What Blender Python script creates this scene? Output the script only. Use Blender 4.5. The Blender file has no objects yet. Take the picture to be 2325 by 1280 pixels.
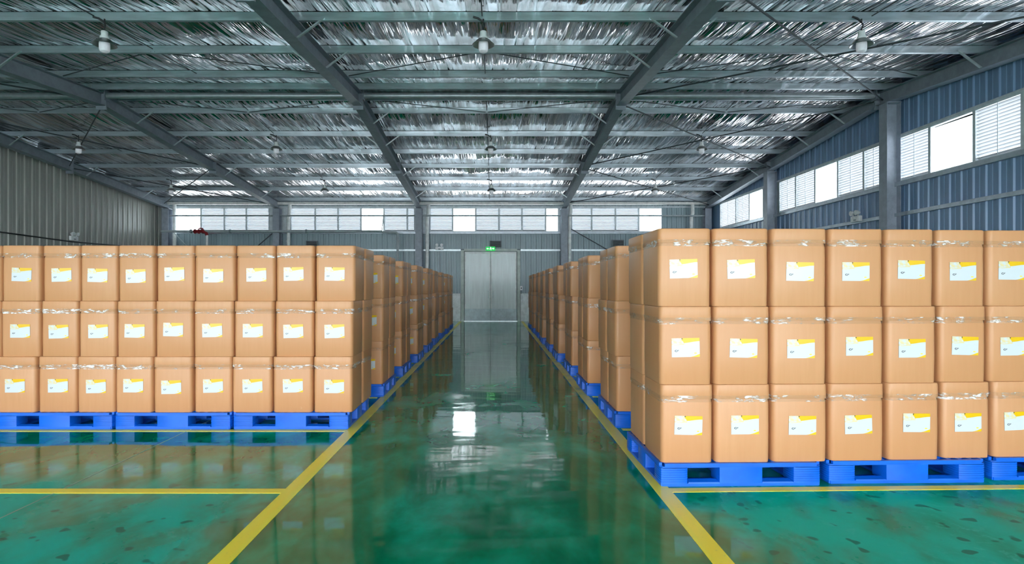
import bpy, math, random
from mathutils import Vector
random.seed(7)
R = math.radians
scene = bpy.context.scene
COL = scene.collection

# ------------------------------------------------------------------ camera
F = 1340.0                      # focal length in pixels of the 2325 px frame
VPX, VPY = 1122.0, 653.0        # vanishing point of the aisle
EYE = 1.446
cam_d = bpy.data.cameras.new('camera')
cam_d.sensor_width = 36.0
cam_d.lens = 36.0 * F / 2325.0
cam_d.shift_x = (1162.5 - VPX) / 2325.0
cam_d.shift_y = (VPY - 640.0) / 2325.0
cam_d.clip_start, cam_d.clip_end = 0.05, 300
cam = bpy.data.objects.new('camera', cam_d)
COL.objects.link(cam)
cam.location = (0, 0, EYE)
cam.rotation_euler = (R(90), 0, 0)
scene.camera = cam

# ------------------------------------------------------------------ sky: bright overcast daylight through the openings
world = bpy.data.worlds.new('overcast_sky')
scene.world = world
world.use_nodes = True
bg = world.node_tree.nodes['Background']
bg.inputs[0].default_value = (0.87, 0.945, 1.0, 1)
bg.inputs[1].default_value = 3.4
scene.view_settings.view_transform = 'Standard'
scene.view_settings.look = 'None'
scene.view_settings.gamma = 1.0
scene.view_settings.use_curve_mapping = False
scene.view_settings.exposure = 2.0
scene.cycles.use_denoising = True
scene.cycles.adaptive_threshold = 0.02
scene.cycles.max_bounces = 8
scene.cycles.diffuse_bounces = 4
scene.cycles.glossy_bounces = 4
scene.cycles.transparent_max_bounces = 8
scene.cycles.caustics_refractive = False
scene.cycles.sample_clamp_indirect = 8.0

# ------------------------------------------------------------------ key dimensions (metres; camera at origin looking +Y)
XL, XR = -14.35, 9.32           # side walls
YB, YF = 25.5, -8.0             # back wall, open loading front
RIDGE = 13.9
SL = 0.08
PUR_H = 0.14
FRAMES = [-13.95, -9.25, -3.2, 2.98, 9.08]
def zp(y):                      # underside of the purlins
    return EYE + (5.69 - SL * y if y >= RIDGE else 3.466 + SL * y)
def zroof(y):
    return zp(y) + PUR_H
PURLINS = [-7.4, -5.8, -4.2, -2.6, -1.0, 0.6, 2.5, 4.4, 6.1, 7.7, 9.3, 10.9, 12.5, 13.5, 14.3, 15.13, 16.87, 18.5, 20.06, 21.7, 23.25, 25.0]

# ------------------------------------------------------------------ node helpers
class S:
    """a value in a node tree, with arithmetic"""
    def __init__(self, nt, sock): self.nt, self.s = nt, sock
    def _m(self, op, *a, clamp=False):
        n = self.nt.nodes.new('ShaderNodeMath'); n.operation = op; n.use_clamp = clamp
        for i, v in enumerate((self,) + a):
            if isinstance(v, S): self.nt.links.new(v.s, n.inputs[i])
            else: n.inputs[i].default_value = v
        return S(self.nt, n.outputs[0])
    def __add__(self, o): return self._m('ADD', o)
    def __sub__(self, o): return self._m('SUBTRACT', o)
    def __mul__(self, o): return self._m('MULTIPLY', o)
    def __truediv__(self, o): return self._m('DIVIDE', o)
    def gt(self, o): return self._m('GREATER_THAN', o)
    def lt(self, o): return self._m('LESS_THAN', o)
    def absolute(self): return self._m('ABSOLUTE')
    def power(self, p): return self._m('POWER', p)
    def sqrt(self): return self._m('SQRT')
    def sin(self): return self._m('SINE')
    def maxi(self, o): return self._m('MAXIMUM', o)
    def mini(self, o): return self._m('MINIMUM', o)
    def clamp(self): return self._m('ADD', 0.0, clamp=True)
    def step(self, a, b):
        n = self.nt.nodes.new('ShaderNodeMapRange'); n.interpolation_type = 'SMOOTHSTEP'
        self.nt.links.new(self.s, n.inputs[0])
        n.inputs[1].default_value, n.inputs[2].default_value = a, b
        return S(self.nt, n.outputs[0])

class Mat:
    def __init__(self, name):
        self.m = bpy.data.materials.new(name); self.m.use_nodes = True
        self.nt = self.m.node_tree
        self.p = self.nt.nodes['Principled BSDF']
    def set(self, **k):
        names = dict(color='Base Color', rough='Roughness', metal='Metallic', spec='Specular IOR Level', alpha='Alpha',
                     coat='Coat Weight', coatr='Coat Roughness', emit='Emission Color', emits='Emission Strength',
                     trans='Transmission Weight', ior='IOR', aniso='Anisotropic', sheen='Sheen Weight')
        for key, v in k.items():
            i = self.p.inputs[names[key]]
            if isinstance(v, S): self.nt.links.new(v.s, i)
            elif isinstance(v, (tuple, list)): i.default_value = (*v[:3], 1)
            else: i.default_value = v
        return self
    def coord(self, kind='Object'):
        return self.nt.nodes.new('ShaderNodeTexCoord').outputs[kind]
    def xyz(self, kind='Object'):
        n = self.nt.nodes.new('ShaderNodeSeparateXYZ')
        self.nt.links.new(self.coord(kind), n.inputs[0])
        return [S(self.nt, o) for o in n.outputs]
    def pos(self):
        g = self.nt.nodes.new('ShaderNodeNewGeometry')
        n = self.nt.nodes.new('ShaderNodeSeparateXYZ')
        self.nt.links.new(g.outputs['Position'], n.inputs[0])
        return [S(self.nt, o) for o in n.outputs]
    def rand(self):
        return S(self.nt, self.nt.nodes.new('ShaderNodeObjectInfo').outputs['Random'])
    def noise(self, scale=5, detail=3, rough=0.5, stretch=(1, 1, 1), kind='Object', world=False, w=None, dist=0.0):
        mp = self.nt.nodes.new('ShaderNodeMapping'); mp.inputs['Scale'].default_value = stretch
        if world: self.nt.links.new(self.nt.nodes.new('ShaderNodeNewGeometry').outputs['Position'], mp.inputs[0])
        else: self.nt.links.new(self.coord(kind), mp.inputs[0])
        n = self.nt.nodes.new('ShaderNodeTexNoise')
        n.inputs['Scale'].default_value = scale; n.inputs['Detail'].default_value = detail
        n.inputs['Roughness'].default_value = rough; n.inputs['Distortion'].default_value = dist
        if w is not None:
            n.noise_dimensions = '4D'; self.nt.links.new(w.s, n.inputs['W'])
        self.nt.links.new(mp.outputs[0], n.inputs['Vector'])
        return S(self.nt, n.outputs['Fac'])
    def mix(self, fac, a, b):
        n = self.nt.nodes.new('ShaderNodeMix'); n.data_type = 'RGBA'
        if isinstance(fac, S): self.nt.links.new(fac.s, n.inputs[0])
        else: n.inputs[0].default_value = fac
        for v, i in ((a, 6), (b, 7)):
            if isinstance(v, S): self.nt.links.new(v.s, n.inputs[i])
            else: n.inputs[i].default_value = (*v[:3], 1)
        return S(self.nt, n.outputs[2])
    def bump(self, h, strength=0.3, dist=0.01):
        n = self.nt.nodes.new('ShaderNodeBump')
        n.inputs['Strength'].default_value = strength; n.inputs['Distance'].default_value = dist
        self.nt.links.new(h.s, n.inputs['Height'])
        self.nt.links.new(n.outputs[0], self.p.inputs['Normal'])
        return self

M = {}
def simple(name, color, rough=0.5, metal=0.0, var=0.12, scale=6.0, stretch=(1, 1, 1), spec=0.5, bump=0.0):
    """plain paint or metal with a little uneven tone and grain"""
    m = Mat(name)
    n = m.noise(scale, 4, 0.6, stretch, world=True)
    c = m.mix(n.step(0.3, 0.7), tuple(v * (1 - var) for v in color), tuple(min(1, v * (1 + var)) for v in color))
    m.set(color=c, rough=(n * 0.15 + (rough - 0.07)).clamp(), metal=metal, spec=spec)
    if bump: m.bump(n, bump, 0.005)
    M[name] = m.m
    return m

simple('steel_paint', (0.25, 0.285, 0.33), 0.45)
simple('column_paint', (0.33, 0.365, 0.43), 0.45)
simple('galvanised', (0.49, 0.555, 0.61), 0.32, 0.5, 0.15, 3.0, (0.6, 4, 4))
simple('strut_metal', (0.42, 0.46, 0.49), 0.4, 0.5)
simple('dark_rod', (0.05, 0.06, 0.07), 0.5)
simple('bright_steel', (0.55, 0.62, 0.64), 0.38, 0.6)
simple('wall_slate', (0.31, 0.40, 0.44), 0.33, 0.0, 0.1, 2.0, (1, 1, 0.2))
simple('wall_slate_flare', (0.20, 0.32, 0.50), 0.33, 0.0, 0.1, 2.0, (1, 1, 0.2))  # same slate cladding, with the bluish lens-flare tint put into its colour
simple('wall_pale', (0.38, 0.375, 0.34), 0.4, 0.0, 0.08, 2.0, (1, 1, 0.2))
simple('wall_back_sheet', (0.14, 0.18, 0.2), 0.5)
simple('white_plinth', (0.84, 0.86, 0.88), 0.5)
simple('window_frame', (0.60, 0.65, 0.68), 0.4)
simple('sill_metal', (0.45, 0.50, 0.55), 0.35, 0.4)
simple('pipe_white', (0.84, 0.85, 0.84), 0.35)
simple('eave_white', (0.88, 0.86, 0.82), 0.4)
simple('pipe_grey', (0.48, 0.53, 0.55), 0.35, 0.2)
simple('valve_red', (0.28, 0.012, 0.02), 0.35)
simple('door_metal', (0.74, 0.80, 0.81), 0.4, 0.1, 0.08, 3.0, (3, 3, 0.3))
simple('door_kick', (0.60, 0.69, 0.73), 0.45, 0.1)
simple('door_frame', (0.50, 0.57, 0.53), 0.4)
simple('device_white', (0.86, 0.87, 0.88), 0.4)
simple('device_grey', (0.22, 0.26, 0.28), 0.45)
simple('lamp_metal', (0.45, 0.44, 0.45), 0.3, 0.7)
_b = simple('bulb_white', (0.80, 0.80, 0.86), 0.3); _b.set(emit=(0.9, 0.92, 1.0), emits=0.04)   # lamps on low
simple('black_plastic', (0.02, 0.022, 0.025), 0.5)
simple('concrete', (0.45, 0.45, 0.44), 0.8)
simple('joint_pale', (0.22, 0.42, 0.34), 0.5)

# louvre slats: thin white sheet that lets a little light through
m = Mat('louvre_white'); m.set(color=(0.52, 0.54, 0.57), rough=0.45)
tr = m.nt.nodes.new('ShaderNodeBsdfTranslucent'); tr.inputs[0].default_value = (0.8, 0.84, 0.88, 1)
mx = m.nt.nodes.new('ShaderNodeMixShader'); mx.inputs[0].default_value = 0.03
m.nt.links.new(m.p.outputs[0], mx.inputs[1]); m.nt.links.new(tr.outputs[0], mx.inputs[2])
m.nt.links.new(mx.outputs[0], m.nt.nodes['Material Output'].inputs[0]); M['louvre_white'] = m.m

# clear pane
m = Mat('pane_glass')
tb = m.nt.nodes.new('ShaderNodeBsdfTransparent'); tb.inputs[0].default_value = (0.93, 0.96, 0.96, 1)
gb = m.nt.nodes.new('ShaderNodeBsdfGlossy'); gb.inputs['Roughness'].default_value = 0.03
fr = m.nt.nodes.new('ShaderNodeLayerWeight'); fr.inputs[0].default_value = 0.12
mx = m.nt.nodes.new('ShaderNodeMixShader')
m.nt.links.new(fr.outputs['Facing'], mx.inputs[0]); m.nt.links.new(tb.outputs[0], mx.inputs[1]); m.nt.links.new(gb.outputs[0], mx.inputs[2])
m.nt.links.new(mx.outputs[0], m.nt.nodes['Material Output'].inputs[0]); M['pane_glass'] = m.m

# roof foil: crinkled aluminium, creases run down the slope
m = Mat('roof_foil')
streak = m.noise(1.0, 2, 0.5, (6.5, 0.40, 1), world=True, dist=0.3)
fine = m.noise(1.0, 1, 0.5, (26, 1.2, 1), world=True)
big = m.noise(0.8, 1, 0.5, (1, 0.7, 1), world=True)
m.set(color=m.mix(streak.step(0.35, 0.7), (0.44, 0.385, 0.37), (0.96, 0.93, 0.97)), metal=1.0,  # dark brown to bright streak tones paint in reflected cartons and windows
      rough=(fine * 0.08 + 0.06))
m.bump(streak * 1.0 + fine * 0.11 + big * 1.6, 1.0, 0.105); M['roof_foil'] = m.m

# cardboard
m = Mat('cardboard')
rnd = m.rand()
g = m.noise(3.0, 4, 0.6, (10, 10, 0.7), w=rnd * 40.0)
blotch = m.noise(2.2, 3, 0.6, w=rnd * 77.0)
c = m.mix(g.step(0.25, 0.75), (0.575, 0.278, 0.128), (0.61, 0.302, 0.146))
c2 = m.mix(blotch.step(0.5, 0.8) * 0.4, c, (0.66, 0.36, 0.19))
c3 = m.mix(rnd * 0.6, c2, (0.535, 0.242, 0.100))
sc = m.noise(9.0, 4, 0.7, w=rnd * 13.0)
c4 = m.mix((sc.step(0.70, 0.78)) * 0.22, c3, (0.78, 0.66, 0.52))
m.set(color=c4, rough=0.42, spec=0.4)
m.bump(g, 0.03, 0.004); M['cardboard'] = m.m

# clear packing tape with crinkles
m = Mat('clear_tape')
rnd = m.rand()
cr = m.noise(16.0, 4, 0.65, (1, 1, 4), w=rnd * 55.0, dist=0.8)
pt = m.noise(4.5, 3, 0.6, (1.4, 1.4, 3), w=rnd * 31.0)
milk_glint = (cr.step(0.44, 0.60) * pt.step(0.45, 0.57)).clamp()  # trapped-air patches, widened to paint in white crinkle glints
m.set(color=m.mix(milk_glint, (0.52, 0.36, 0.22), (0.95, 0.95, 0.97)), rough=0.10, alpha=(milk_glint * 0.75 + 0.16).clamp(), spec=0.9)
m.bump(cr, 0.8, 0.012); M['clear_tape'] = m.m

# shipping label print
m = Mat('label_print')
uvn = m.nt.nodes.new('ShaderNodeSeparateXYZ'); m.nt.links.new(m.coord('UV'), uvn.inputs[0])
u, v = S(m.nt, uvn.outputs[0]), S(m.nt, uvn.outputs[1])
def ell(cx, cy, rx, ry): return (((u - cx) / rx).power(2.0) + ((v - cy) / ry).power(2.0)).sqrt()
white = (0.60, 0.625, 0.66)
wob = m.noise(7, 2, 0.5, kind='UV')
pale = (v.gt((u * 0.10 + 0.60))) * u.lt(0.46)
c = m.mix(pale * wob.step(0.35, 0.62), white, (0.70, 0.58, 0.30))
edge = (u - 0.40) * 0.0 + 0.40
yl = (u + (v - 0.86) * 0.30 + (wob - 0.5) * 0.08).gt(0.39)
yb = v.gt((u - 0.35) * 0.13 + 0.735 + ((u * 9.0).sin() * 0.012))
c = m.mix(yl * yb, c, (0.78, 0.46, 0.002))
c = m.mix(u.gt(0.66) * v.lt((u - 0.66) * 0.42 + ((u * 14.0).sin() * 0.012)), c, (0.78, 0.48, 0.004))
c = m.mix(ell(0.85, 0.20, 0.055, 0.03).lt(1.0), c, (0.90, 0.68, 0.05))
c = m.mix(ell(0.375, 0.965, 0.025, 0.03).lt(1.0), c, (0.06, 0.05, 0.04))
ring = ell(0.16, 0.33, 0.055, 0.055)
c = m.mix(ring.lt(1.0) * ring.gt(0.50) * u.lt(0.185), c, (0.07, 0.075, 0.09))
c = m.mix(((u - 0.20) - (v - 0.33) * 0.35).absolute().lt(0.012) * (v - 0.33).absolute().lt(0.05), c, (0.08, 0.08, 0.09))
c = m.mix(((u - 0.235) - (v - 0.34) * 0.3).absolute().lt(0.011) * (v - 0.35).absolute().lt(0.03), c, (0.10, 0.10, 0.12))
m.set(color=c, rough=0.3); M['label_print'] = m.m

# blue pallet plastic
simple('pallet_blue', (0.001, 0.115, 0.64), 0.38, 0.0, 0.12, 5.0)

# epoxy floor: glossy green, with duller dusty patches either side of the aisle mouth
m = Mat('epoxy_floor')
px, py, pz = m.pos()
n1 = m.noise(0.75, 4, 0.55, (1.0, 0.7, 1), world=True, dist=0.5)
n2 = m.noise(2.6, 4, 0.6, (1, 0.6, 1), world=True, dist=0.3)
n3 = m.noise(12, 3, 0.65, world=True)
spots = m.noise(7.5, 1, 0.4, (1, 1, 1), world=True)
side = ((px + 0.1).absolute().step(1.15, 1.75)) * ((py * -1.0 + 6.0).step(0.6, 2.4))
dust = (n1 * 0.9 + n2 * 0.45 + side * 0.36 - 0.15).step(0.50, 0.92)
c = m.mix((n1 * 0.45 + n2 * 0.55).step(0.40, 0.64), (0.0, 0.165, 0.070), (0.0, 0.34, 0.175))
c = m.mix(dust * (n2.step(0.30, 0.62) * 0.6 + 0.4), c, (0.0, 0.46, 0.355))
c = m.mix(dust * n3.step(0.52, 0.70) * n1.step(0.45, 0.6) * 0.5, c, (0.06, 0.54, 0.47))
c = m.mix(spots.step(0.66, 0.70) * side * 0.75, c, (0.001, 0.10, 0.07))
m.set(color=c, rough=(dust * 0.26 + n3 * 0.04 + 0.03).clamp(), spec=(dust * -0.27 + 0.30).maxi(0.02), ior=1.40)
wave = m.noise(1.9, 2, 0.45, (0.55, 1.2, 1), world=True)
m.bump(wave, 0.10, 0.05); M['epoxy_floor'] = m.m

# worn yellow line paint
m = Mat('line_yellow')
w1 = m.noise(2.4, 6, 0.7, world=True); w2 = m.noise(30, 3, 0.6, world=True)
qx, qy, qz = m.pos()
c = m.mix((w1 + qy.step(5.0, 9.0) * 0.16).step(0.62, 0.84) * 0.75, (1.0, 0.80, 0.025), (0.36, 0.46, 0.10))
c = m.mix(w2.step(0.62, 0.72) * 0.35, c, (0.55, 0.50, 0.16))
m.set(color=c, rough=0.32); M['line_yellow'] = m.m

def emissive(name, col, s):
    m = Mat(name); m.set(color=col, emit=col, emits=s, rough=0.4); M[name] = m.m
emissive('exit_green', (0.0, 0.42, 0.06), 0.3)
emissive('exit_white', (0.75, 1.0, 0.8), 0.5)

# ------------------------------------------------------------------ mesh helpers
class MB:
    def __init__(self): self.v, self.f, self.uv = [], [], None
    def quad(self, *ids): self.f.append(ids)
    def box(self, x0, x1, y0, y1, z0, z1):
        b = len(self.v)
        self.v += [(x, y, z) for z in (z0, z1) for y in (y0, y1) for x in (x0, x1)]
        for q in ((0, 2, 3, 1), (4, 5, 7, 6), (0, 1, 5, 4), (2, 6, 7, 3), (0, 4, 6, 2), (1, 3, 7, 5)):
            self.f.append(tuple(b + i for i in q))
        return self
    def hexa(self, pts):        # bottom four (ccw from above), top four
        b = len(self.v); self.v += [tuple(p) for p in pts]
        for q in ((0, 3, 2, 1), (4, 5, 6, 7), (0, 1, 5, 4), (1, 2, 6, 5), (2, 3, 7, 6), (3, 0, 4, 7)):
            self.f.append(tuple(b + i for i in q))
        return self
    def tube(self, pts, r, n=8, cap=True):
        pts = [Vector(p) for p in pts]; rings = []
        for i, p in enumerate(pts):
            a = pts[max(i - 1, 0)]; c = pts[min(i + 1, len(pts) - 1)]
            t = (c - a).normalized()
            ref = Vector((0, 0, 1)) if abs(t.z) < 0.9 else Vector((1, 0, 0))
            s = t.cross(ref).normalized(); w = t.cross(s)
            b = len(self.v)
            rr = r[i] if isinstance(r, (list, tuple)) else r
            for k in range(n):
                an = 2 * math.pi * k / n
                self.v.append(tuple(p + s * (math.cos(an) * rr) + w * (math.sin(an) * rr)))
            rings.append(b)
        for b0, b1 in zip(rings, rings[1:]):
            for k in range(n):
                self.f.append((b0 + k, b0 + (k + 1) % n, b1 + (k + 1) % n, b1 + k))
        if cap:
            self.f.append(tuple(rings[0] + k for k in reversed(range(n))))
            self.f.append(tuple(rings[-1] + k for k in range(n)))
        return self
    def lathe(self, prof, n=20, c=(0, 0, 0)):
        rings = []
        for r, z in prof:
            b = len(self.v)
            for k in range(n):
                an = 2 * math.pi * k / n
                self.v.append((c[0] + math.cos(an) * r, c[1] + math.sin(an) * r, c[2] + z))
            rings.append(b)
        for b0, b1 in zip(rings, rings[1:]):
            for k in range(n):
                self.f.append((b0 + k, b0 + (k + 1) % n, b1 + (k + 1) % n, b1 + k))
        self.f.append(tuple(rings[0] + k for k in reversed(range(n))))
        self.f.append(tuple(rings[-1] + k for k in range(n)))
        return self
    def loops(self, rings, cap0=True, cap1=True):
        bs = []
        for r in rings:
            bs.append(len(self.v)); self.v += [tuple(p) for p in r]
        n = len(rings[0])
        for b0, b1 in zip(bs, bs[1:]):
            for k in range(n): self.f.append((b0 + k, b0 + (k + 1) % n, b1 + (k + 1) % n, b1 + k))
        if cap0: self.f.append(tuple(bs[0] + k for k in reversed(range(n))))
        if cap1: self.f.append(tuple(bs[-1] + k for k in range(n)))
        return self
    def mesh(self, name, mat, smooth=False):
        me = bpy.data.meshes.new(name); me.from_pydata(self.v, [], self.f); me.update()
        me.materials.append(M[mat])
        if smooth:
            me.polygons.foreach_set('use_smooth', [True] * len(me.polygons))
            me.set_sharp_from_angle(angle=R(35))
        return me
    def build(self, name, mat, parent=None, loc=(0, 0, 0), smooth=False):
        return link(name, self.mesh(name, mat, smooth), parent, loc)

def link(name, me, parent=None, loc=(0, 0, 0)):
    o = bpy.data.objects.new(name, me); COL.objects.link(o)
    o.location = loc
    if parent is not None: o.parent = parent
    return o
def empty(name, loc=(0, 0, 0), rz=0.0):
    o = bpy.data.objects.new(name, None); COL.objects.link(o)
    o.empty_display_size = 0.1; o.location = loc; o.rotation_euler.z = rz
    return o
def tag(o, label=None, cat=None, group=None, kind=None):
    for k, v in (('label', label), ('category', cat), ('group', group), ('kind', kind)):
        if v: o[k] = v
    return o
def struct(o, label=None, cat=None): return tag(o, label, cat, kind='structure')
def rrect(w, d, r, z, seg=4, cx=0, cy=0):
    out = []
    for sx, sy, a0 in ((1, -1, -90), (1, 1, 0), (-1, 1, 90), (-1, -1, 180)):
        for k in range(seg + 1):
            a = R(a0 + 90 * k / seg)
            out.append((cx + sx * (w / 2 - r) + r * math.cos(a), cy + sy * (d / 2 - r) + r * math.sin(a), z))
    return out
ORD = ['first', 'second', 'third', 'fourth', 'fifth', 'sixth', 'seventh', 'eighth', 'ninth', 'tenth', 'eleventh', 'twelfth',
       'thirteenth', 'fourteenth', 'fifteenth', 'sixteenth', 'seventeenth', 'eighteenth', 'nineteenth', 'twentieth']
def px_x(x, d): return (x - VPX) * d / F
def px_z(y, d): return EYE + (VPY - y) * d / F

# ================================================================== SETTING
floor = struct(MB().box(XL, XR, YF, YB, -0.12, 0).build('floor', 'epoxy_floor'),
               'glossy green epoxy warehouse floor with yellow painted lines', 'floor')
def line(x0, x1, y0, y1, mat='line_yellow', name='painted_line', z=0.002):
    return MB().box(x0, x1, y0, y1, 0.0, z).build(name, mat, floor)
line(-1.50, -1.385, YF, 25.3)
line(1.145, 1.26, YF, 25.3)
line(XL + 0.2, -1.50, 4.15, 4.245)
MB().box(-3.105, -3.093, YF, 25.4, 0, 0.0012).build('expansion_joint', 'joint_pale', floor)
MB().box(5.6, 5.612, YF, 25.4, 0, 0.0012).build('expansion_joint', 'joint_pale', floor)

struct(MB().box(-70, 70, -70, 90, -0.30, -0.13).build('forecourt', 'concrete'), 'pale concrete yard around the warehouse', 'ground')

# ceiling foil, sagging a little between purlins
def make_ceiling():
    m_ = MB(); nx, ny = 190, 260
    rs = random.Random(3)
    ph = [(rs.uniform(0, 6.28), rs.uniform(0.5, 2.2), rs.uniform(0.1, 0.5)) for _ in range(6)]
    for j in range(ny + 1):
        y = YF + (YB - YF) * j / ny
        a = max([p for p in PURLINS if p <= y] or [YF]); b = min([p for p in PURLINS if p > y] or [YB])
        t = (y - a) / max(b - a, 1e-3)
        s = math.sin(math.pi * t)
        for i in range(nx + 1):
            x = XL + (XR + 0.1 - XL) * i / nx
            w = sum(math.sin(p + x * fx * 2.2 + y * fy) for p, fx, fy in ph) / 6
            m_.v.append((x, y, zroof(y) + s * (-0.030 + 0.028 * w)))
    for j in range(ny):
        for i in range(nx):
            k = j * (nx + 1) + i
            m_.f.append((k, k + nx + 1, k + nx + 2, k + 1))
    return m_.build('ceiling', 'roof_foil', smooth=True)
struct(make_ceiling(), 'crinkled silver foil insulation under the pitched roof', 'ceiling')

# --- ribbed cladding panels
def panel_mesh(width, h, pitch, mat, key, cache={}):
    k = (round(width, 3), round(h, 3), pitch, mat)
    if k in cache: return cache[k]
    n = max(1, round(width / pitch)); p = width / n
    prof = []
    for i in range(n):
        x = i * p
        prof += [(x, 0.0), (x + p * 0.06, 0.03), (x + p * 0.22, 0.03), (x + p * 0.28, 0.0), (x + p * 0.55, 0.0), (x + p * 0.58, 0.008), (x + p * 0.66, 0.008), (x + p * 0.69, 0.0)]
    prof.append((width - 0.004, 0.0))
    m_ = MB()
    for z in (0, h):
        m_.v += [(x, -d, z) for x, d in prof]
    q = len(prof)
    for i in range(q - 1): m_.f.append((i, i + 1, q + i + 1, q + i))
    b = len(m_.v)                              # back sheet closes the panel
    m_.v += [(0, 0.012, 0), (width - 0.004, 0.012, 0), (width - 0.004, 0.012, h), (0, 0.012, h)]
    m_.f.append((b + 3, b + 2, b + 1, b))
    m_.f.append((0, q, b + 3, b)); m_.f.append((q - 1, b + 1, b + 2, 2 * q - 1))
    cache[k] = m_.mesh('cladding_panel', mat)
    return cache[k]

WZ0, WZ1 = 3.86, 4.90
PANW = 0.9
# back wall
wall_back = struct(MB().box(XL, XR, YB + 0.02, YB + 0.14, 0, WZ0).box(XL, XR, YB + 0.02, YB + 0.14, WZ1, zroof(YB) + 0.1).build('wall_back', 'wall_back_sheet'),
                   'slate grey ribbed metal back wall with a strip of windows', 'wall')
DX0, DX1, DZ1 = px_x(1047, YB), px_x(1181, YB), px_z(568, YB)
def clad_back(x0, x1, z0, z1):
    n = max(1, round((x1 - x0) / PANW)); w = (x1 - x0) / n
    for i in range(n):
        link('cladding_panel', panel_mesh(w, z1 - z0, 0.225, 'wall_slate', 0), wall_back, (x0 + i * w, YB, z0))
clad_back(XL, DX0, 1.2, WZ0); clad_back(DX1, XR, 1.2, WZ0); clad_back(DX0, DX1, DZ1 + 0.06, WZ0)
clad_back(XL, XR, WZ1, zroof(YB) - 0.02)
WIN_END = px_x(1503, YB)
clad_back(WIN_END, XR, WZ0, WZ1)
MB().box(WIN_END, XR, YB + 0.02, YB + 0.14, WZ0, WZ1).build('infill_sheet', 'wall_back_sheet', wall_back)
for x0, x1 in ((XL, DX0 - 0.02), (DX1 + 0.02, XR)):
    MB().box(x0, x1, YB - 0.10, YB + 0.02, 0, 1.2).build('plinth', 'white_plinth', wall_back)
    MB().box(x0, x1, YB - 0.09, YB - 0.04, px_z(570, YB), px_z(566, YB)).build('girt', 'bright_steel', wall_back)
MB().box(XL, XR, YB - 0.10, YB + 0.02, WZ0 - 0.09, WZ0).build('window_sill', 'sill_metal', wall_back)
MB().box(XL, XR, YB - 0.05, YB + 0.02, WZ1, WZ1 + 0.06).build('window_head', 'window_frame', wall_back)
MB().box(XL, XR, YB - 0.34, YB - 0.18, 5.00, 5.10).build('eave_gutter', 'eave_white', wall_back)

# right gable wall
def poly_wall(name, x, mat, zs):
    """gable sheet following the roof line with an optional window strip"""
    m_ = MB(); t = 0.12 if x > 0 else -0.12
    for y0, y1 in ((YF, RIDGE), (RIDGE, YB + 0.14)):
        for z0, z1 in zs:
            zt0 = zroof(y0) + 0.06 if z1 is None else z1
            zt1 = zroof(y1) + 0.06 if z1 is None else z1
            xa, xb = (x, x + t) if t > 0 else (x + t, x)
            m_.hexa([(xa, y0, z0), (xb, y0, z0), (xb, y1, z0), (xa, y1, z0), (xa, y0, zt0), (xb, y0, zt0), (xb, y1, zt1), (xa, y1, zt1)])
    return m_.build(name, mat)
wall_right = struct(poly_wall('wall_right', XR + 0.02, 'wall_back_sheet', ((0, WZ0), (WZ1, None))),
                    'slate ribbed metal side wall, flare-tinted blue, with louvred windows high up', 'wall')
wall_left = struct(poly_wall('wall_left', XL - 0.02, 'wall_back_sheet', ((0, None),)),
                   'pale ribbed metal side wall without windows', 'wall')
def clad_side(wall, x, y0, y1, z0, z1, mat, pitch):
    n = round((y1 - y0) / PANW); w = (y1 - y0) / n
    for i in range(n):
        ya, yb = y0 + i * w, y0 + (i + 1) * w
        top = z1 if z1 else min(zroof(ya), zroof(yb)) - 0.03
        o = link('cladding_panel', panel_mesh(w, top - z0, pitch, mat, 0), wall)
        if x > 0: o.location = (x, yb, z0); o.rotation_euler.z = R(-90)
        else: o.location = (x, ya, z0); o.rotation_euler.z = R(90)
clad_side(wall_right, XR, 3.2, YB, 0, WZ0, 'wall_slate_flare', 0.30)
clad_side(wall_right, XR, 3.2, YB, WZ1, None, 'wall_slate_flare', 0.30)
clad_side(wall_left, XL, 8.4, YB, 0, None, 'wall_pale', 0.30)
MB().box(XR - 0.10, XR + 0.02, YF, YB, WZ0 - 0.09, WZ0).build('window_sill', 'sill_metal', wall_right)
MB().box(XR - 0.05, XR + 0.02, YF, YB, WZ1, WZ1 + 0.05).build('window_head', 'window_frame', wall_right)
MB().box(XR - 0.10, XR - 0.03, YF, YB - 0.1, 3.08, 3.16).build('girt', 'sill_metal', wall_right)

# front: open loading bay with a deep header
struct(MB().box(XL - 0.14, XR + 0.14, YF - 0.15, YF, zp(YF) - 0.32, zroof(YF) + 0.1).build('wall_front', 'wall_pale'),
       'header wall above the open loading front', 'wall')

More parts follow.
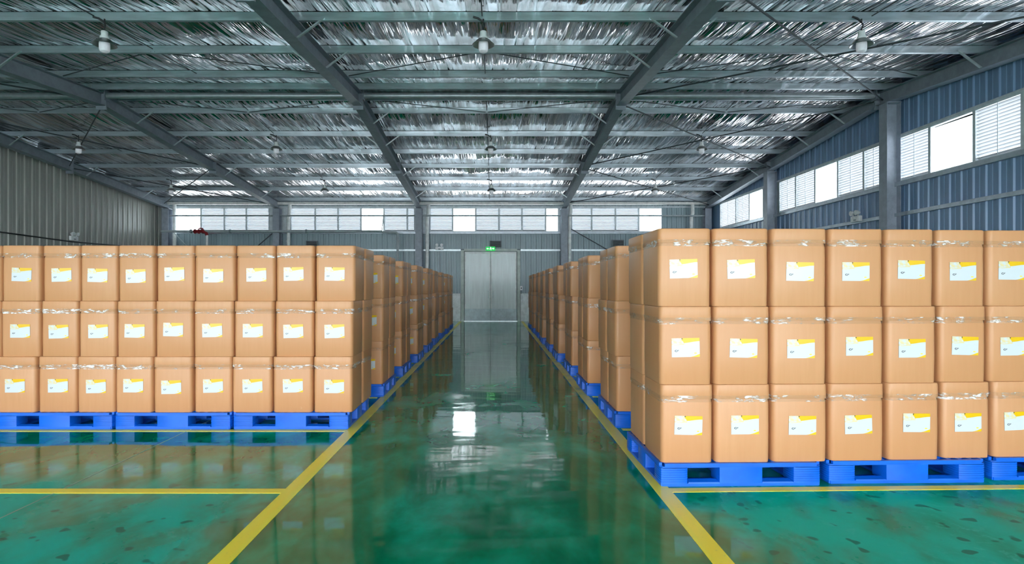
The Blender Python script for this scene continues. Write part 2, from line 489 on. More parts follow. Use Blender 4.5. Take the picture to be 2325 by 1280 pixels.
# --- windows
WN = [0]
slat_cache = {}
def slat_mesh(w):
    k = round(w, 2)
    if k not in slat_cache:
        c, s = 0.036 * math.cos(R(38)), 0.036 * math.sin(R(38))
        slat_cache[k] = MB().hexa([(0.0, -c, s - 0.002), (w, -c, s - 0.002), (w, c, -s - 0.002), (0.0, c, -s - 0.002),
                                   (0.0, -c, s + 0.002), (w, -c, s + 0.002), (w, c, -s + 0.002), (0.0, c, -s + 0.002)]).mesh('louvre_slat', 'louvre_white')
    return slat_cache[k]
def window(org, rz, w, clear, slats_single, label):
    """local x along the wall, local y outwards; opening w x (WZ1-WZ0)"""
    WN[0] += 1
    h = WZ1 - WZ0; f = 0.035
    m_ = MB().box(0, f, -0.03, 0.06, 0, h).box(w - f, w, -0.03, 0.06, 0, h).box(f, w - f, -0.03, 0.06, 0, f).box(f, w - f, -0.03, 0.06, h - f, h)
    fr_ = m_.build('window_%d' % WN[0], 'window_frame', None, org); fr_.rotation_euler.z = rz
    struct(fr_, label, 'window')
    if clear:
        MB().box(f, w - f, 0.018, 0.024, f, h - f).build('pane', 'pane_glass', fr_)
    else:
        n = 15; p = (h - 2 * f) / n
        if slats_single:
            for i in range(n): link('louvre_slat', slat_mesh(w - 2 * f), fr_, (f, 0.02, f + (i + 0.5) * p))
            MB().box(w / 2 - 0.006, w / 2 + 0.006, -0.022, -0.012, f, h - f).build('slat_bar', 'window_frame', fr_)
        else:
            b = MB()
            c, s = 0.036 * math.cos(R(51)), 0.036 * math.sin(R(51))
            for i in range(n):
                z = f + (i + 0.5) * p; y = 0.02
                b.hexa([(f, y - c, z + s - 0.002), (w - f, y - c, z + s - 0.002), (w - f, y + c, z - s - 0.002), (f, y + c, z - s - 0.002),
                        (f, y - c, z + s + 0.002), (w - f, y - c, z + s + 0.002), (w - f, y + c, z - s + 0.002), (f, y + c, z - s + 0.002)])
            tag(b.build('louvre_slats', 'louvre_white', fr_), kind='stuff')
    return fr_
bays_back = [
    ([400, 457, 510, 560, 612], [0], 'far left'),
    ([660, 716, 768, 820, 872, 925, 942], [3], 'left of the door column'),
    ([976, 1028, 1080, 1133, 1185, 1239, 1268], [1, 5], 'above the door'),
    ([1297, 1343, 1397, 1450, 1503], [3], 'right of the door'),
]
for edges, clear, where in bays_back:
    for i, (a, b) in enumerate(zip(edges, edges[1:])):
        c = i in clear
        x0, x1 = px_x(a, YB), px_x(b, YB)
        window((x0, YB, WZ0), 0, x1 - x0, c, False,
               '%s back wall window, %s in the bay %s' % ('clear glazed' if c else 'white louvred', ORD[i], where))
# solid mullion infills between the window groups on the back wall
for a, b in ((0, 0),): pass
for xa, xb in ((XL, px_x(400, YB)), (px_x(612, YB), px_x(660, YB)), (px_x(942, YB), px_x(976, YB)), (px_x(1268, YB), px_x(1297, YB))):
    MB().box(xa, xb, YB + 0.0, YB + 0.05, WZ0, WZ1).build('mullion_infill', 'window_frame', wall_back)
right_edges = [6.2, 7.3, 8.4, 9.38, 10.38, 11.43, 12.6, 13.55, 14.1, 14.85, 15.97, 17.1, 18.2, 19.25, 19.75, 20.4, 21.5, 22.7, 24.3]
right_clear = {7.3, 11.43, 15.97, 20.4}
for i, (a, b) in enumerate(zip(right_edges, right_edges[1:])):
    if (a, b) in ((13.55, 14.1), (19.25, 19.75)):
        MB().box(XR, XR + 0.05, a, b, WZ0, WZ1).build('mullion_infill', 'window_frame', wall_right); continue
    c = a in right_clear
    window((XR, b, WZ0), R(-90), b - a, c, True,
           '%s side wall window, %s from the back corner' % ('clear glazed' if c else 'white louvred', ORD[len(right_edges) - 2 - i]))
MB().box(XR, XR + 0.05, 24.3, YB, WZ0, WZ1).build('infill_sheet', 'wall_slate_flare', wall_right)
MB().box(XR, XR + 0.05, YF, 6.2, WZ0, WZ1).build('infill_sheet', 'wall_slate_flare', wall_right)

# --- double door in the back wall
door = empty('door_1', (DX0, YB, 0)); struct(door, 'grey ribbed metal double door at the end of the aisle', 'door')
W = DX1 - DX0
MB().box(0, 0.13, -0.12, 0.03, 0, DZ1).build('door_frame', 'door_frame', door)
MB().box(W - 0.13, W, -0.12, 0.03, 0, DZ1).build('door_frame', 'door_frame', door)
MB().box(0.13, W - 0.13, -0.12, 0.03, DZ1 - 0.05, DZ1 + 0.06).build('door_frame', 'door_frame', door)
lw = (W - 0.30) / 2
for s in range(2):
    x0 = 0.15 + s * lw
    leaf = MB().box(x0 + 0.005, x0 + lw - 0.005, -0.06, -0.01, 0.03, DZ1 - 0.07)
    n = 9
    for i in range(n):
        xa = x0 + 0.09 + (lw - 0.18) * i / n
        leaf.box(xa, xa + 0.07, -0.072, -0.06, 0.60, DZ1 - 0.19)
    lf = leaf.build('door_leaf', 'door_metal', door)
    MB().box(x0 + 0.01, x0 + 0.06, -0.085, -0.06, 0.55, DZ1 - 0.08).build('edge_trim', 'device_white', lf)
    MB().box(x0 + lw - 0.06, x0 + lw - 0.01, -0.085, -0.06, 0.55, DZ1 - 0.08).build('edge_trim', 'device_white', lf)
    MB().box(x0 + 0.06, x0 + lw - 0.06, -0.085, -0.06, DZ1 - 0.15, DZ1 - 0.08).build('edge_trim', 'device_white', lf)
    MB().box(x0 + 0.005, x0 + lw - 0.005, -0.09, -0.06, 0.03, 0.54).build('kick_plate', 'door_kick', lf)
    xh = x0 + lw - 0.11 if s == 0 else x0 + 0.11
    MB().tube([(xh, -0.085, 1.0), (xh, -0.12, 1.02), (xh, -0.12, 1.28), (xh, -0.085, 1.3)], 0.012, 6).build('handle', 'bright_steel', lf)
MB().box(0.13, W - 0.13, -0.11, -0.05, 0.0, 0.028).build('threshold', 'bright_steel', door)

# ================================================================== STEEL FRAME
def frame_word(i): return ['along the left wall', 'second from the left wall', 'left of the aisle', 'right of the aisle', 'along the right wall'][i]
RD = 0.30
BRACED = [9.3, 10.9, 15.13, 16.87, 20.06, 23.25]
for i, X in enumerate(FRAMES):
    r = empty('roof_rafter', (X, RIDGE, zp(RIDGE) - RD))
    tag(r, 'grey painted steel I-beam rafter %s' % frame_word(i), 'rafter', 'roof rafters')
    fw = 0.11
    for (ya, yb) in ((YF, RIDGE), (RIDGE, 25.36)):
        za, zb = zp(ya), zp(yb)
        o = (X, RIDGE, zp(RIDGE) - RD)
        def slab(name, hw, lo, hi, mat='steel_paint'):
            m_ = MB().hexa([(X - hw, ya, za + lo), (X + hw, ya, za + lo), (X + hw, yb, zb + lo), (X - hw, yb, zb + lo),
                            (X - hw, ya, za + hi), (X + hw, ya, za + hi), (X + hw, yb, zb + hi), (X - hw, yb, zb + hi)])
            m_.v = [(a - o[0], b - o[1], c - o[2]) for a, b, c in m_.v]
            return m_.build(name, mat, r)
        slab('top_flange', fw, -0.014, 0.0); slab('bottom_flange', fw, -RD, -RD + 0.014); slab('web', 0.008, -RD + 0.014, -0.014)
    def local(m_): m_.v = [(a - X, b - RIDGE, c - (zp(RIDGE) - RD)) for a, b, c in m_.v]; return m_
    for ys in (7.6, RIDGE, 19.4):       # splice end plates
        local(MB().box(X - 0.12, X + 0.12, ys - 0.02, ys + 0.02, zp(ys) - RD - 0.09, zp(ys) - 0.002)).build('splice_plate', 'steel_paint', r)
    for ys in BRACED:
        for s in (-1, 1):
            if (i == 0 and s < 0) or (i == 4 and s > 0): continue
            a = Vector((X + s * 0.10, ys, zp(ys) - RD + 0.02)); b = Vector((X + s * 0.52, ys, zp(ys) + 0.03))
            local(MB().hexa([(a.x - .02, a.y - .03, a.z), (a.x + .02, a.y - .03, a.z), (a.x + .02, a.y + .01, a.z), (a.x - .02, a.y + .01, a.z),
                             (b.x - .02, b.y - .03, b.z), (b.x + .02, b.y - .03, b.z), (b.x + .02, b.y + .01, b.z), (b.x - .02, b.y + .01, b.z)])).build('fly_brace', 'bright_steel', r)

pur_cache = {}
for k, y in enumerate(PURLINS):
    if y < 5: continue
    p = empty('roof_purlin', (0, y, zp(y)))
    nback = len(PURLINS) - 1 - k
    tag(p, 'galvanised steel roof purlin spanning the hall, %s from the back wall' % ORD[nback], 'purlin', 'roof purlins')
    ends = [XL + 0.02] + FRAMES[1:-1] + [XR - 0.02]
    for xa, xb in zip(ends, ends[1:]):
        if (xa, xb) not in pur_cache:
            m_ = MB().box(xa + 0.002, xb - 0.002, -0.004, 0.0, 0, PUR_H - 0.008).box(xa + 0.002, xb - 0.002, 0.0, 0.06, 0.0, 0.004) \
                .box(xa + 0.002, xb - 0.002, 0.0, 0.06, PUR_H - 0.012, PUR_H - 0.008).box(xa + 0.002, xb - 0.002, 0.056, 0.06, 0.004, 0.022)
            pur_cache[(xa, xb)] = m_.mesh('purlin_length', 'galvanised')
        link('purlin_length', pur_cache[(xa, xb)], p)
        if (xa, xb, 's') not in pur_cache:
            pur_cache[(xa, xb, 's')] = MB().box(xa + 0.01, xb - 0.01, -0.012, 0.05, PUR_H - 0.006, PUR_H + 0.006).mesh('gap_shade_strip', 'black_plastic')  # black strip added as the shade line between purlin and foil
        link('gap_shade_strip', pur_cache[(xa, xb, 's')], p)
    for X in FRAMES[1:-1]:
        MB().box(X - 0.05, X + 0.05, -0.012, -0.005, 0.0, 0.11).build('cleat', 'bright_steel', p)

BAYW = ['in the far left bay', 'in the bay left of the aisle', 'over the aisle', 'in the right-hand bay']
for b, (xa, xb) in enumerate(zip(FRAMES, FRAMES[1:])):
    z = zp(RIDGE) - 0.06
    s = empty('ridge_strut', ((xa + xb) / 2, RIDGE, z))
    tag(s, 'round grey steel strut under the ridge %s' % BAYW[b], 'strut', 'ridge struts')
    h = (xb - xa) / 2 - 0.13
    MB().tube([(-h, 0, 0), (h, 0, 0)], 0.075, 12).build('tube', 'strut_metal', s, smooth=True)
    for e in (-1, 1):
        MB().box(e * h - 0.012, e * h + 0.012, -0.1, 0.1, -0.12, 0.12).build('end_plate', 'steel_paint', s)
    xm = (xa + xb) / 2 - 0.08
    for ya, yb, side in ((6.1, 12.5, 'near'), (14.3, 25.0, 'far')):
        ys = [y for y in PURLINS if ya <= y <= yb]
        tag(MB().tube([(xm, y, zp(y) + 0.07) for y in (ys[0], ys[-1])], 0.009, 6).build('sag_rod', 'dark_rod'),
            'thin sag rod at mid-bay, %s roof slope, %s' % (side, BAYW[b]), 'rod', 'sag rods')
    for (xe, e) in ((xa + 0.12, 'left'), (xb - 0.12, 'right')):
        for y0, y1, side in ((12.5, 10.9, 'near'), (14.3, 15.13, 'far')):
            tag(MB().tube([(xe, y0, zp(y0) + 0.02), (xm + (-0.03 if e == 'left' else 0.03), y1, zp(y1) + 0.02)], 0.010, 6).build('diagonal_tie', 'dark_rod'),
                'thin diagonal tie, %s half, %s slope, %s' % (e, side, BAYW[b]), 'rod', 'diagonal ties')
    if b in (0, 3):
        for (y0, y1, w) in ((7.6, RIDGE - 0.15, 'near'), (RIDGE + 0.15, 19.35, 'middle'), (19.5, 24.9, 'far')):
            for d in (0, 1):
                A = (xa + 0.03, (y0 if d else y1)); B = (xb - 0.03, (y1 if d else y0))
                pts = [(A[0], A[1], zp(A[1]) - 0.14 - 0.05 * d), (B[0], B[1], zp(B[1]) - 0.14 - 0.05 * d)]
                o = MB().tube(pts, 0.017, 8).build('brace_rod', 'dark_rod')
                tag(o, 'dark steel cross-brace rod leaning %s, %s panel, %s' % ('right' if d else 'left', w, BAYW[b]), 'rod', 'roof brace rods')

def h_column(x, y, ztop, along, label, group):
    c = empty('steel_column', (x, y, 0)); tag(c, label, 'column', group)
    w, d, t = 0.14, 0.16, 0.012
    if along == 'y':
        MB().box(-w, w, -d, -d + t, 0, ztop).build('flange', 'column_paint', c); MB().box(-w, w, d - t, d, 0, ztop).build('flange', 'column_paint', c)
        MB().box(-t / 2, t / 2, -d + t, d - t, 0, ztop).build('web', 'column_paint', c)
    else:
        MB().box(-d, -d + t, -w, w, 0, ztop).build('flange', 'column_paint', c); MB().box(d - t, d, -w, w, 0, ztop).build('flange', 'column_paint', c)
        MB().box(-d + t, d - t, -t / 2, t / 2, 0, ztop).build('web', 'column_paint', c)
    MB().box(-0.16, 0.16, -0.17, 0.17, 0, 0.02).build('base_plate', 'column_paint', c)
    MB().box(-0.15, 0.15, -0.17, 0.17, ztop - 0.02, ztop).build('cap_plate', 'column_paint', c)
    return c
for i, X in enumerate(FRAMES):
    h_column(X, 25.16, zp(25.16) - RD - 0.015, 'y', 'grey steel column on the back wall under the rafter %s' % frame_word(i), 'back wall columns')
h_column(FRAMES[4] + 0.04, 13.6, zp(13.6) - RD - 0.015, 'x', 'grey steel column on the right wall under the ridge', 'right wall columns')
h_column(FRAMES[4] + 0.04, 19.5, zp(19.5) - RD - 0.015, 'x', 'grey steel column on the right wall nearer the back corner', 'right wall columns')
h_column(FRAMES[4] + 0.04, 7.4, zp(7.4) - RD - 0.015, 'x', 'grey steel column on the right wall nearest the camera', 'right wall columns')

# downpipes beside the back columns
for j, (x, w) in enumerate(((396, 'in the left back corner'), (655, 'second from the left'), (970, 'left of the door'), (1293, 'right of the door'), (1570, 'near the right back corner'))):
    X = px_x(x, 25.2); d = empty('downpipe', (X, 25.2, 0)); tag(d, 'white plastic downpipe on the back wall %s' % w, 'pipe', 'downpipes')
    MB().tube([(0, 0, 0), (0, 0, 4.3), (0, 0, 4.45), (0.05 if j else 0, 0.0, 4.62), (0.05 if j else 0, 0, 4.99)], 0.075, 12).build('pipe', 'pipe_white', d, smooth=True)
    for z in (0.8, 2.1, 3.4): MB().tube([(0, 0, z), (0, 0, z + 0.07)], 0.083, 12).build('collar', 'pipe_white', d)

# rail across the windows, per bay
for b, (xa, xb) in enumerate(zip(FRAMES, FRAMES[1:])):
    z = px_z(489.5, 25.05)
    o = MB().tube([(xa + 0.16, 25.06, z), (xb - 0.16, 25.06, z)], 0.035, 8).build('window_rail', 'pipe_grey')
    tag(o, 'thin grey rail crossing the back windows %s' % BAYW[b], 'rail', 'window rails')

# sprinkler main with a red valve
zpipe = px_z(525, 24.8)
pz_ = empty('fire_pipe', (px_x(366, 24.8), 24.8, zpipe)); tag(pz_, 'long grey fire main along the back wall with a red valve', 'pipe')
L1 = px_x(868, 24.8) - px_x(366, 24.8); L2 = px_x(903, 24.8) - px_x(366, 24.8)
MB().tube([(0, 0, 0), (L1, 0, 0)], 0.05, 10).build('main_pipe', 'pipe_grey', pz_, smooth=True)
MB().tube([(L1, 0, 0), (L1, 0, -0.03), (L2 - 0.06, 0, -0.05), (L2, 0, -0.12), (L2, 0, -zpipe + 0.01)], 0.05, 10).build('drop_pipe', 'pipe_grey', pz_, smooth=True)
MB().tube([(L1 - 0.02, 0, 0.0), (L1 + 0.05, 0, 0.66)], 0.02, 8).build('hanger_rod', 'pipe_grey', pz_)
xv = px_x(443, 24.8) - px_x(366, 24.8)
vv = MB().tube([(xv - 0.05, 0, 0), (xv + 0.36, 0, 0), (xv + 0.46, 0, -0.06), (xv + 0.50, 0, -0.17)], 0.068, 12).build('valve_body', 'valve_red', pz_, smooth=True)
for dx in (0.0, 0.16, 0.33):
    MB().tube([(xv + dx - 0.022, 0, 0), (xv + dx + 0.022, 0, 0)], 0.10, 14).build('valve_flange', 'valve_red', vv)
MB().lathe([(0.09, -0.02), (0.10, 0.0), (0.09, 0.02)], 14, (xv + 0.25, -0.02, 0.12)).build('hand_wheel', 'valve_red', vv)
MB().tube([(xv + 0.50, 0, -0.17), (xv + 0.50, 0, -zpipe + 0.01)], 0.05, 10).build('riser_pipe', 'pipe_white', pz_, smooth=True)
for dx in (1.25, 2.9, 6.1): MB().tube([(dx - 0.03, 0, 0), (dx + 0.03, 0, 0)], 0.085, 10).build('coupling', 'device_grey', pz_)

# wall brace rods
for (xa, ya, xb, yb, mt, lb) in ((397, 530, 455, 590, 'bright_steel', 'pale brace rod slanting down from the left back corner column'),
                                 (618, 530, 560, 580, 'dark_rod', 'dark brace rod slanting down beside the second back column'),
                                 (1297, 520, 1420, 590, 'dark_rod', 'dark brace rod slanting down right of the door column')):
    tag(MB().tube([(px_x(xa, 25.05), 25.05, px_z(ya, 25.05)), (px_x(xb, 25.3), 25.3, px_z(yb, 25.3))], 0.02, 6).build('wall_brace', mt), lb, 'rod', 'wall brace rods')

# ================================================================== SMALL FITTINGS
def twin_light(loc, rz, label):
    e = empty('emergency_light', loc, rz); tag(e, label, 'emergency light', 'emergency lights')
    MB().box(-0.17, 0.17, -0.085, 0.0, -0.07, 0.07).build('housing', 'device_white', e)
    MB().box(-0.05, 0.05, -0.088, -0.085, -0.05, -0.01).build('indicator_panel', 'device_grey', e)
    for s in (-1, 1):
        hd = MB().tube([(s * 0.10, -0.06, 0.07), (s * 0.10, -0.06, 0.11)], 0.02, 8).build('neck', 'device_white', e)
        MB().tube([(s * 0.10, -0.02, 0.15), (s * 0.10, -0.08, 0.15), (s * 0.10, -0.13, 0.145)], [0.035, 0.06, 0.065], 12).build('lamp_head', 'device_white', hd, smooth=True)
twin_light((px_x(998, 25.4), 25.4, px_z(564, 25.4)), 0, 'small white twin-head emergency light left of the door')
twin_light((XL + 0.06, 20.0, px_z(541, 20.0)), R(90), 'small white twin-head emergency light on the pale left wall')
twin_light((XR - 0.10, XR * F / (1957 - VPX), px_z(497, XR * F / (1957 - VPX))), R(-90), 'small white twin-head emergency light on the right wall')
tag(MB().tube([(XL + 0.05, 9.0, 3.04), (XL + 0.05, 17.0, 3.06), (XL + 0.05, 20.0, 3.0), (XL + 0.05, 25.0, 3.1)], 0.022, 6).build('wall_cable', 'black_plastic'),
    'dark cable running along the pale left wall', 'cable')

def vent(x, y, label):
    D = 25.38; e = empty('wall_vent', (px_x(x, D), D, px_z(y, D))); tag(e, label, 'vent', 'wall vents')
    MB().box(-0.24, 0.24, -0.03, 0.0, -0.13, 0.13).build('backing', 'black_plastic', e)
    for s in (-1, 1): MB().box(s * 0.24 - 0.015, s * 0.24 + 0.015, -0.10, 0.0, -0.13, 0.13).build('frame_side', 'device_grey', e)
    MB().box(-0.255, 0.255, -0.11, 0.0, 0.115, 0.14).build('hood', 'device_grey', e)
    for i in range(4):
        z = -0.10 + i * 0.06
        MB().hexa([(-0.225, -0.10, z - .015), (0.225, -0.10, z - .015), (0.225, -0.03, z + .015), (-0.225, -0.03, z + .015),
                   (-0.225, -0.10, z - .005), (0.225, -0.10, z - .005), (0.225, -0.03, z + .025), (-0.225, -0.03, z + .025)]).build('slat', 'device_grey', e)
vent(1125, 554, 'grey slatted vent above the exit sign')
vent(709, 554, 'grey slatted vent peeking over the left cartons')
vent(1403, 552, 'grey slatted vent peeking over the right cartons')

# exit sign with running figure and arrows
ex = empty('exit_sign', (px_x(1113.5, 25.3), 25.3, px_z(564.5, 25.3))); tag(ex, 'lit green exit sign over the double door', 'sign')
MB().box(-0.20, 0.20, -0.03, 0.03, -0.085, 0.085).build('sign_box', 'exit_green', ex)
fig = MB()
def flat(pts):
    b = len(fig.v); fig.v.extend([(x, -0.034, z) for x, z in pts] + [(x, -0.030, z) for x, z in pts]); n = len(pts)
    fig.f.append(tuple(b + i for i in range(n))); fig.f.append(tuple(b + n + i for i in reversed(range(n))))
    for i in range(n): fig.f.append((b + i, b + n + i, b + n + (i + 1) % n, b + (i + 1) % n))
for s in (-1, 1):
    flat([(s * 0.07, -0.012), (s * 0.12, -0.012), (s * 0.12, -0.035), (s * 0.17, 0.0), (s * 0.12, 0.035), (s * 0.12, 0.012), (s * 0.07, 0.012)][::s])
flat([(-0.012, 0.0), (0.02, -0.01), (0.032, 0.035), (0.0, 0.04)])
flat([(0.012 + 0.014 * math.cos(k * 0.785), 0.058 + 0.014 * math.sin(k * 0.785)) for k in range(8)])
flat([(-0.012, 0.002), (-0.05, -0.02), (-0.045, -0.032), (0.0, -0.012)]); flat([(0.005, -0.005), (0.02, -0.01), (0.04, -0.035), (0.025, -0.07), (0.012, -0.066), (0.024, -0.038)])
flat([(0.03, 0.032), (0.055, 0.012), (0.05, 0.003), (0.022, 0.02)])
fig.build('pictogram', 'exit_white', ex)
sw = empty('wall_switch', (px_x(1183.5, 25.4), 25.39, px_z(654, 25.4))); tag(sw, 'small white switch box right of the double door', 'switch')
MB().box(-0.05, 0.05, -0.06, 0.0, -0.09, 0.09).build('switch_plate', 'device_white', sw)
MB().box(-0.02, 0.02, -0.075, -0.06, -0.03, 0.03).build('rocker', 'black_plastic', sw)
MB().tube([(0.0, -0.02, -0.09), (0.0, -0.02, -0.24)], 0.018, 6).build('conduit', 'device_grey', sw)

# pendant lamps
lamp_parts = None
def lamp(x, y, label):
    global lamp_parts
    if lamp_parts is None:
        hook = MB().tube([(0, 0, 0), (0, 0, -0.05), (0.02, -0.01, -0.10), (0.0, 0, -0.16), (0, 0, -0.19)], 0.012, 8).mesh('hook', 'black_plastic', True)
        arm = MB().tube([(-0.16, -0.03, 0.02), (-0.08, -0.02, 0.0), (0, 0, -0.05)], 0.016, 8).mesh('cable_arm', 'black_plastic', True)
        sock = MB().lathe([(0.035, -0.19), (0.05, -0.20), (0.05, -0.27), (0.065, -0.28), (0.07, -0.33)], 16).mesh('socket', 'device_white', True)
        shade = MB().lathe([(0.07, -0.315), (0.10, -0.335), (0.168, -0.405), (0.175, -0.410), (0.166, -0.415), (0.09, -0.352), (0.06, -0.345)], 28).mesh('shade', 'lamp_metal', True)
        bulb = MB().lathe([(0.045, -0.34), (0.07, -0.36), (0.076, -0.39), (0.076, -0.48), (0.066, -0.51), (0.04, -0.525), (0.01, -0.53)], 20).mesh('bulb', 'bulb_white', True)
        lamp_parts = [('hook', hook), ('cable_arm', arm), ('socket', sock), ('shade', shade), ('bulb', bulb)]
    e = empty('pendant_lamp', (x, y - 0.03, zp(y) + 0.01)); tag(e, label, 'lamp', 'pendant lamps')
    for n, me in lamp_parts: link(n, me, e)
lamp(-0.17, 9.3, 'pendant lamp over the aisle, nearest the camera'); lamp(-6.12, 9.3, 'pendant lamp in the near row left of the aisle')
lamp(5.77, 9.3, 'pendant lamp in the near row right of the aisle')
for y, w in ((16.87, 'middle'), (21.7, 'far')):
    lamp(-11.86, y, 'pendant lamp in the %s row nearest the left wall' % w); lamp(-6.22, y, 'pendant lamp in the %s row, left of the aisle bay' % w)
    lamp(-0.1, y, 'pendant lamp over the aisle in the %s row' % w); lamp(5.92, y, 'pendant lamp in the %s row right of the aisle' % w)

# ================================================================== PALLETS
PH = 0.168
def rib_block(w, d, ribs):
    rings = []
    if ribs:
        n = 7; z0, z1 = 0.022, PH - 0.03
        for i in range(n):
            a = z0 + (z1 - z0) * i / n; b = z0 + (z1 - z0) * (i + 0.75) / n
            rings += [rrect(w, d, 0.03, a, 2), rrect(w, d, 0.03, b, 2)]
            if i < n - 1: rings += [rrect(w - 0.006, d - 0.006, 0.027, b + 0.001, 2), rrect(w - 0.006, d - 0.006, 0.027, z0 + (z1 - z0) * (i + 1) / n - 0.001, 2)]
    else:
        rings = [rrect(w, d, 0.012, 0.022, 2), rrect(w, d, 0.012, PH - 0.03, 2)]
    return MB().loops(rings).mesh('block', 'pallet_blue', True)
PW, PD = 1.19, 1.0
blk = {'corner': rib_block(0.21, 0.17, True), 'mid': rib_block(0.32, 0.17, False), 'side': rib_block(0.21, 0.22, False), 'centre': rib_block(0.32, 0.22, False)}
dk = MB().loops([rrect(PW, PD, 0.035, PH - 0.03, 3), rrect(PW, PD, 0.035, PH - 0.022, 3)])
nb = 14
for i in range(nb + 1):
    x = -PW / 2 + 0.012 + (PW - 0.024) * i / nb
    dk.box(x - 0.011, x + 0.011, -PD / 2 + 0.03, PD / 2 - 0.03, PH - 0.022, PH)
for j in range(11):
    y = -PD / 2 + 0.016 + (PD - 0.032) * j / 10
    dk.box(-PW / 2 + 0.035, PW / 2 - 0.035, y - 0.014, y + 0.014, PH - 0.022, PH - 0.001)
deck_me = dk.mesh('deck', 'pallet_blue')
bf = MB()
for y in (-PD / 2 + 0.07, 0, PD / 2 - 0.07): bf.box(-PW / 2 + 0.02, PW / 2 - 0.02, y - 0.065, y + 0.065, 0.0, 0.022)
for x in (-PW / 2 + 0.09, 0, PW / 2 - 0.09): bf.box(x - 0.08, x + 0.08, -PD / 2 + 0.012, PD / 2 - 0.012, 0.001, 0.0215)
base_me = bf.mesh('base_frame', 'pallet_blue')
lip_me = MB().hexa([(-0.118, 0, 0.0), (0.118, 0, 0.0), (0.118, 0.05, 0.0), (-0.118, 0.05, 0.0), (-0.112, 0.004, 0.010), (0.112, 0.004, 0.010), (0.105, 0.05, 0.022), (-0.105, 0.05, 0.022)]).mesh('fork_lip', 'pallet_blue')
def pallet(x, y, rz, label):
    """x, y: centre of the front edge"""
    p = empty('plastic_pallet', (x - math.sin(rz) * PD / 2, y + math.cos(rz) * PD / 2, 0.0), rz)
    tag(p, label, 'pallet', 'blue plastic pallets')
    link('deck', deck_me, p); link('base_frame', base_me, p)
    for sx in (-1, 0, 1):
        for sy in (-1, 0, 1):
            k = ('centre' if sy == 0 else 'mid') if sx == 0 else ('side' if sy == 0 else 'corner')
            w = 0.32 if sx == 0 else 0.21; d = 0.22 if sy == 0 else 0.17
            link('block', blk[k], p, (sx * (PW / 2 - w / 2 - 0.001), sy * (PD / 2 - d / 2 - 0.001), 0))
    for sx in (-1, 1): link('fork_lip', lip_me, p, (sx * 0.2725, -PD / 2 + 0.002, 0.020))
    return p

# ================================================================== CARTONS
BW, BD, BH = 0.40, 0.475, 0.571
LID = 0.108
def carton_meshes():
    r = 0.038
    body = MB().loops([rrect(BW - 0.014, BD - 0.014, r - 0.006, 0.0), rrect(BW - 0.008, BD - 0.008, r, 0.006),
                       rrect(BW - 0.004, BD - 0.004, r, BH * 0.35), rrect(BW - 0.006, BD - 0.006, r, BH - LID - 0.03), rrect(BW - 0.016, BD - 0.016, r, BH - LID - 0.004), rrect(BW - 0.016, BD - 0.016, r, BH - LID + 0.02)]).mesh('cardboard_carton', 'cardboard', True)
    lid = MB().loops([rrect(BW - 0.001, BD - 0.001, r, BH - LID), rrect(BW, BD, r, BH - LID + 0.001), rrect(BW - 0.001, BD - 0.001, r, BH - 0.012),
                      rrect(BW - 0.006, BD - 0.006, r, BH - 0.004), rrect(BW - 0.022, BD - 0.022, r - 0.008, BH - 0.0005)]).mesh('lid', 'cardboard', True)
    tape = MB().loops([rrect(BW - 0.0035, BD - 0.0035, r, BH - LID - 0.022), rrect(BW - 0.002, BD - 0.002, r, BH - LID - 0.006), rrect(BW + 0.003, BD + 0.003, r, BH - LID + 0.004),
                       rrect(BW + 0.003, BD + 0.003, r, BH - LID + 0.026)], False, False).mesh('packing_tape', 'clear_tape', True)
    lb = MB(); w, h = 0.204, 0.138
    lb.v = [(-w / 2, 0, -h / 2), (w / 2, 0, -h / 2), (w / 2, 0, h / 2), (-w / 2, 0, h / 2), (-w / 2, 0.0015, -h / 2), (w / 2, 0.0015, -h / 2), (w / 2, 0.0015, h / 2), (-w / 2, 0.0015, h / 2)]
    lb.f = [(0, 1, 2, 3), (7, 6, 5, 4), (0, 4, 5, 1), (1, 5, 6, 2), (2, 6, 7, 3), (3, 7, 4, 0)]
    lm = lb.mesh('shipping_label', 'label_print')
    uvl = lm.uv_layers.new(name='UVMap')
    for lp in lm.loops:
        c = lm.vertices[lp.vertex_index].co
        uvl.data[lp.index].uv = ((c.x + w / 2) / w, (c.z + h / 2) / h)
    return body, lid, tape, lm
C_BODY, C_LID, C_TAPE, C_LABEL = carton_meshes()
rb = random.Random(11)
TIERS = ['bottom', 'middle', 'top']
def carton(xc, yfront, z, w, label, rz=0.0, group=None, lab=True, h=None):
    o = link('cardboard_carton', C_BODY)
    o.location = (xc, yfront + BD / 2, z); o.rotation_euler.z = rz + R(rb.uniform(-0.5, 0.5))
    o.scale = (w / BW, 1, (h or BH) / BH)
    tag(o, label, 'carton', group)
    link('lid', C_LID, o)
    link('packing_tape', C_TAPE, o)
    if lab:
        l = link('shipping_label', C_LABEL, o, (rb.uniform(-0.012, 0.016), -BD / 2 + 0.0005 - 0.0025, 0.266 + rb.uniform(-0.012, 0.012)))
        l.rotation_euler.y = R(rb.uniform(-1.8, 1.8)); l.scale.x = BW / w
    return o

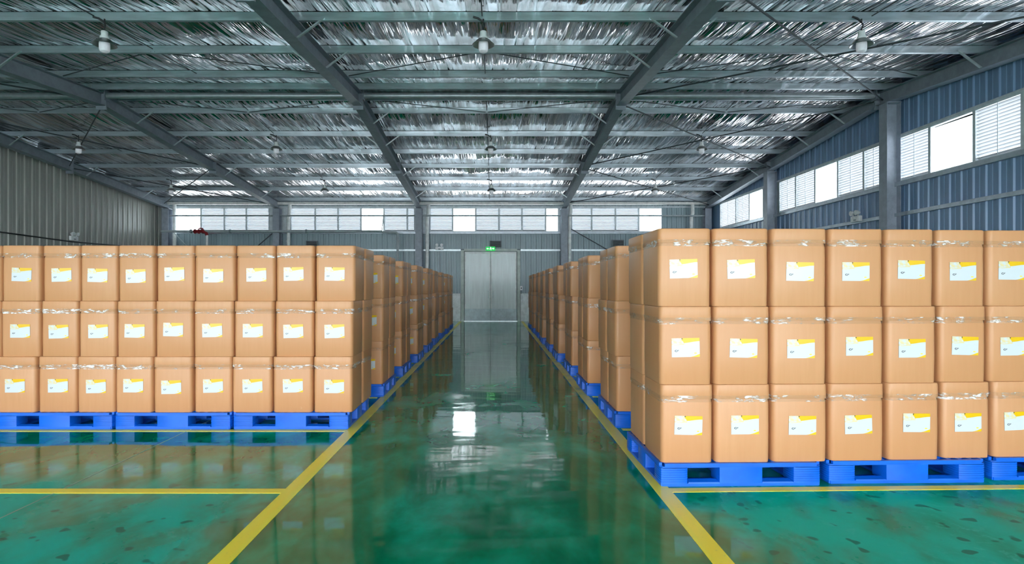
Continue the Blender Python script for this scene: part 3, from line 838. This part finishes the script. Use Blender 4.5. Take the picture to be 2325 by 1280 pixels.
# ---- left front row
DL = 6.06
edges_L = [[801, 710, 618, 525, 437, 347, 260, 172, 82, -8, -98, -188],
           [803, 712, 622, 530, 438, 351, 263, 176, 90, -1, -92, -184],
           [807, 714, 625, 534, 440, 352, 267, 180, 93, 3, -88, -180]]
GL, GR = 'cartons left of the aisle', 'cartons right of the aisle'
pw_px = 268.5
for i in range(4):
    xr = 793 - i * pw_px
    pallet(px_x(xr - pw_px / 2 + 1, 6.03), 6.03, 0, 'blue plastic pallet, %s from the aisle in the front row on the left' % ORD[i])
for t in range(3):
    e = edges_L[t]
    for c in range(len(e) - 1):
        xa, xb = px_x(e[c + 1], DL), px_x(e[c], DL)
        dy = rb.uniform(-0.008, 0.01)
        carton((xa + xb) / 2, DL + dy, PH + t * BH, xb - xa - 0.010,
               '%s brown carton, %s from the aisle, in the front row on the left' % (TIERS[t], ORD[c]), group=GL)
        if c == 0:
            carton((xa + xb) / 2 + 0.005, DL + dy + BD + 0.012, PH + t * BH, xb - xa - 0.012,
                   '%s rear brown carton at the aisle end of the front row on the left' % TIERS[t], group=GL, lab=False)
# ---- right front row
edges_R = [[1499, 1622, 1752, 1882, 2013, 2137, 2252, 2370, 2490, 2610],
           [1497, 1620, 1751, 1881, 2011, 2130, 2243, 2362, 2480, 2600],
           [1494, 1618, 1751, 1881, 2009, 2124, 2241, 2358, 2476, 2595]]
dR = [4.31, 4.32, 4.335, 4.36, 4.385, 4.43, 4.46, 4.48, 4.50]
rR = [0.6, 0.8, 1.2, 1.4, 1.6, 1.6, 1.6, 1.6, 1.6]
for i, (xa, xb, d) in enumerate(((1499, 1877, 4.285), (1880, 2250, 4.35), (2251, 2621, 4.43))):
    pallet((px_x(xa, d) + PW / 2) if i == 0 else px_x(xa, d) + PW / 2 + 0.004, d + 0.015, R(1.4), 'blue plastic pallet, %s from the aisle in the front row on the right' % ORD[i])
for t in range(3):
    e = edges_R[t]
    for c in range(len(e) - 1):
        d = dR[c]; xa, xb = px_x(e[c], d), px_x(e[c + 1], d)
        w = min(xb - xa - 0.010, 0.412)
        carton(xa + w / 2 + 0.002, d, PH + t * BH, w, '%s brown carton, %s from the aisle, in the front row on the right' % (TIERS[t], ORD[c]), R(rR[c]), GR)
        if c == 0:
            carton(xa + w / 2 - 0.002, d + BD + 0.012, PH + t * BH, w, '%s rear brown carton at the aisle end of the front row on the right' % TIERS[t], R(0.5), GR, lab=False)
# ---- rows behind, aisle ends
def rows(side, n, d0, pitch, xe, word, group):
    for k in range(1, n):
        d = d0 + pitch * k
        xo = xe + rb.uniform(-0.012, 0.012)
        pallet(xo + side * (PW / 2 - 0.012), d - 0.015, R(rb.uniform(-0.4, 0.4)), 'blue plastic pallet at the aisle end of the %s row on the %s' % (ORD[k], word))
        lx0, lx1 = sorted((xe - side * 0.0 + side * 0.06, xe + side * 6.0))
        line(lx0, lx1, d - 0.11, d - 0.035)
        for t in range(3):
            j = rb.uniform(-0.014, 0.014)
            for r_, rw in ((0, 'front'), (1, 'rear')):
                carton(xo + j + side * BW / 2 + rb.uniform(-0.006, 0.006), d + r_ * (BD + 0.012), PH + t * BH, BW - 0.006,
                       '%s %s brown carton at the aisle end of the %s row on the %s' % (TIERS[t], rw, ORD[k], word), 0, group, lab=(r_ == 0 and side < 0))
            if k <= 3:
                carton(xo + j + side * (BW * 1.5 + 0.012), d, PH + t * BH, BW - 0.006,
                       '%s brown carton one in from the aisle in the %s row on the %s' % (TIERS[t], ORD[k], word), 0, group, lab=side < 0)
rows(-1, 9, DL, 1.77, -1.475, 'left', GL)
rows(1, 10, 4.30, 1.80, 1.245, 'right', GR)
line(XL + 0.2, -1.50, 5.93, 6.01)
lr = line(0, 7.0, 0, 0.085); lr.location = (1.26, 4.17, 0); lr.rotation_euler.z = R(1.6)
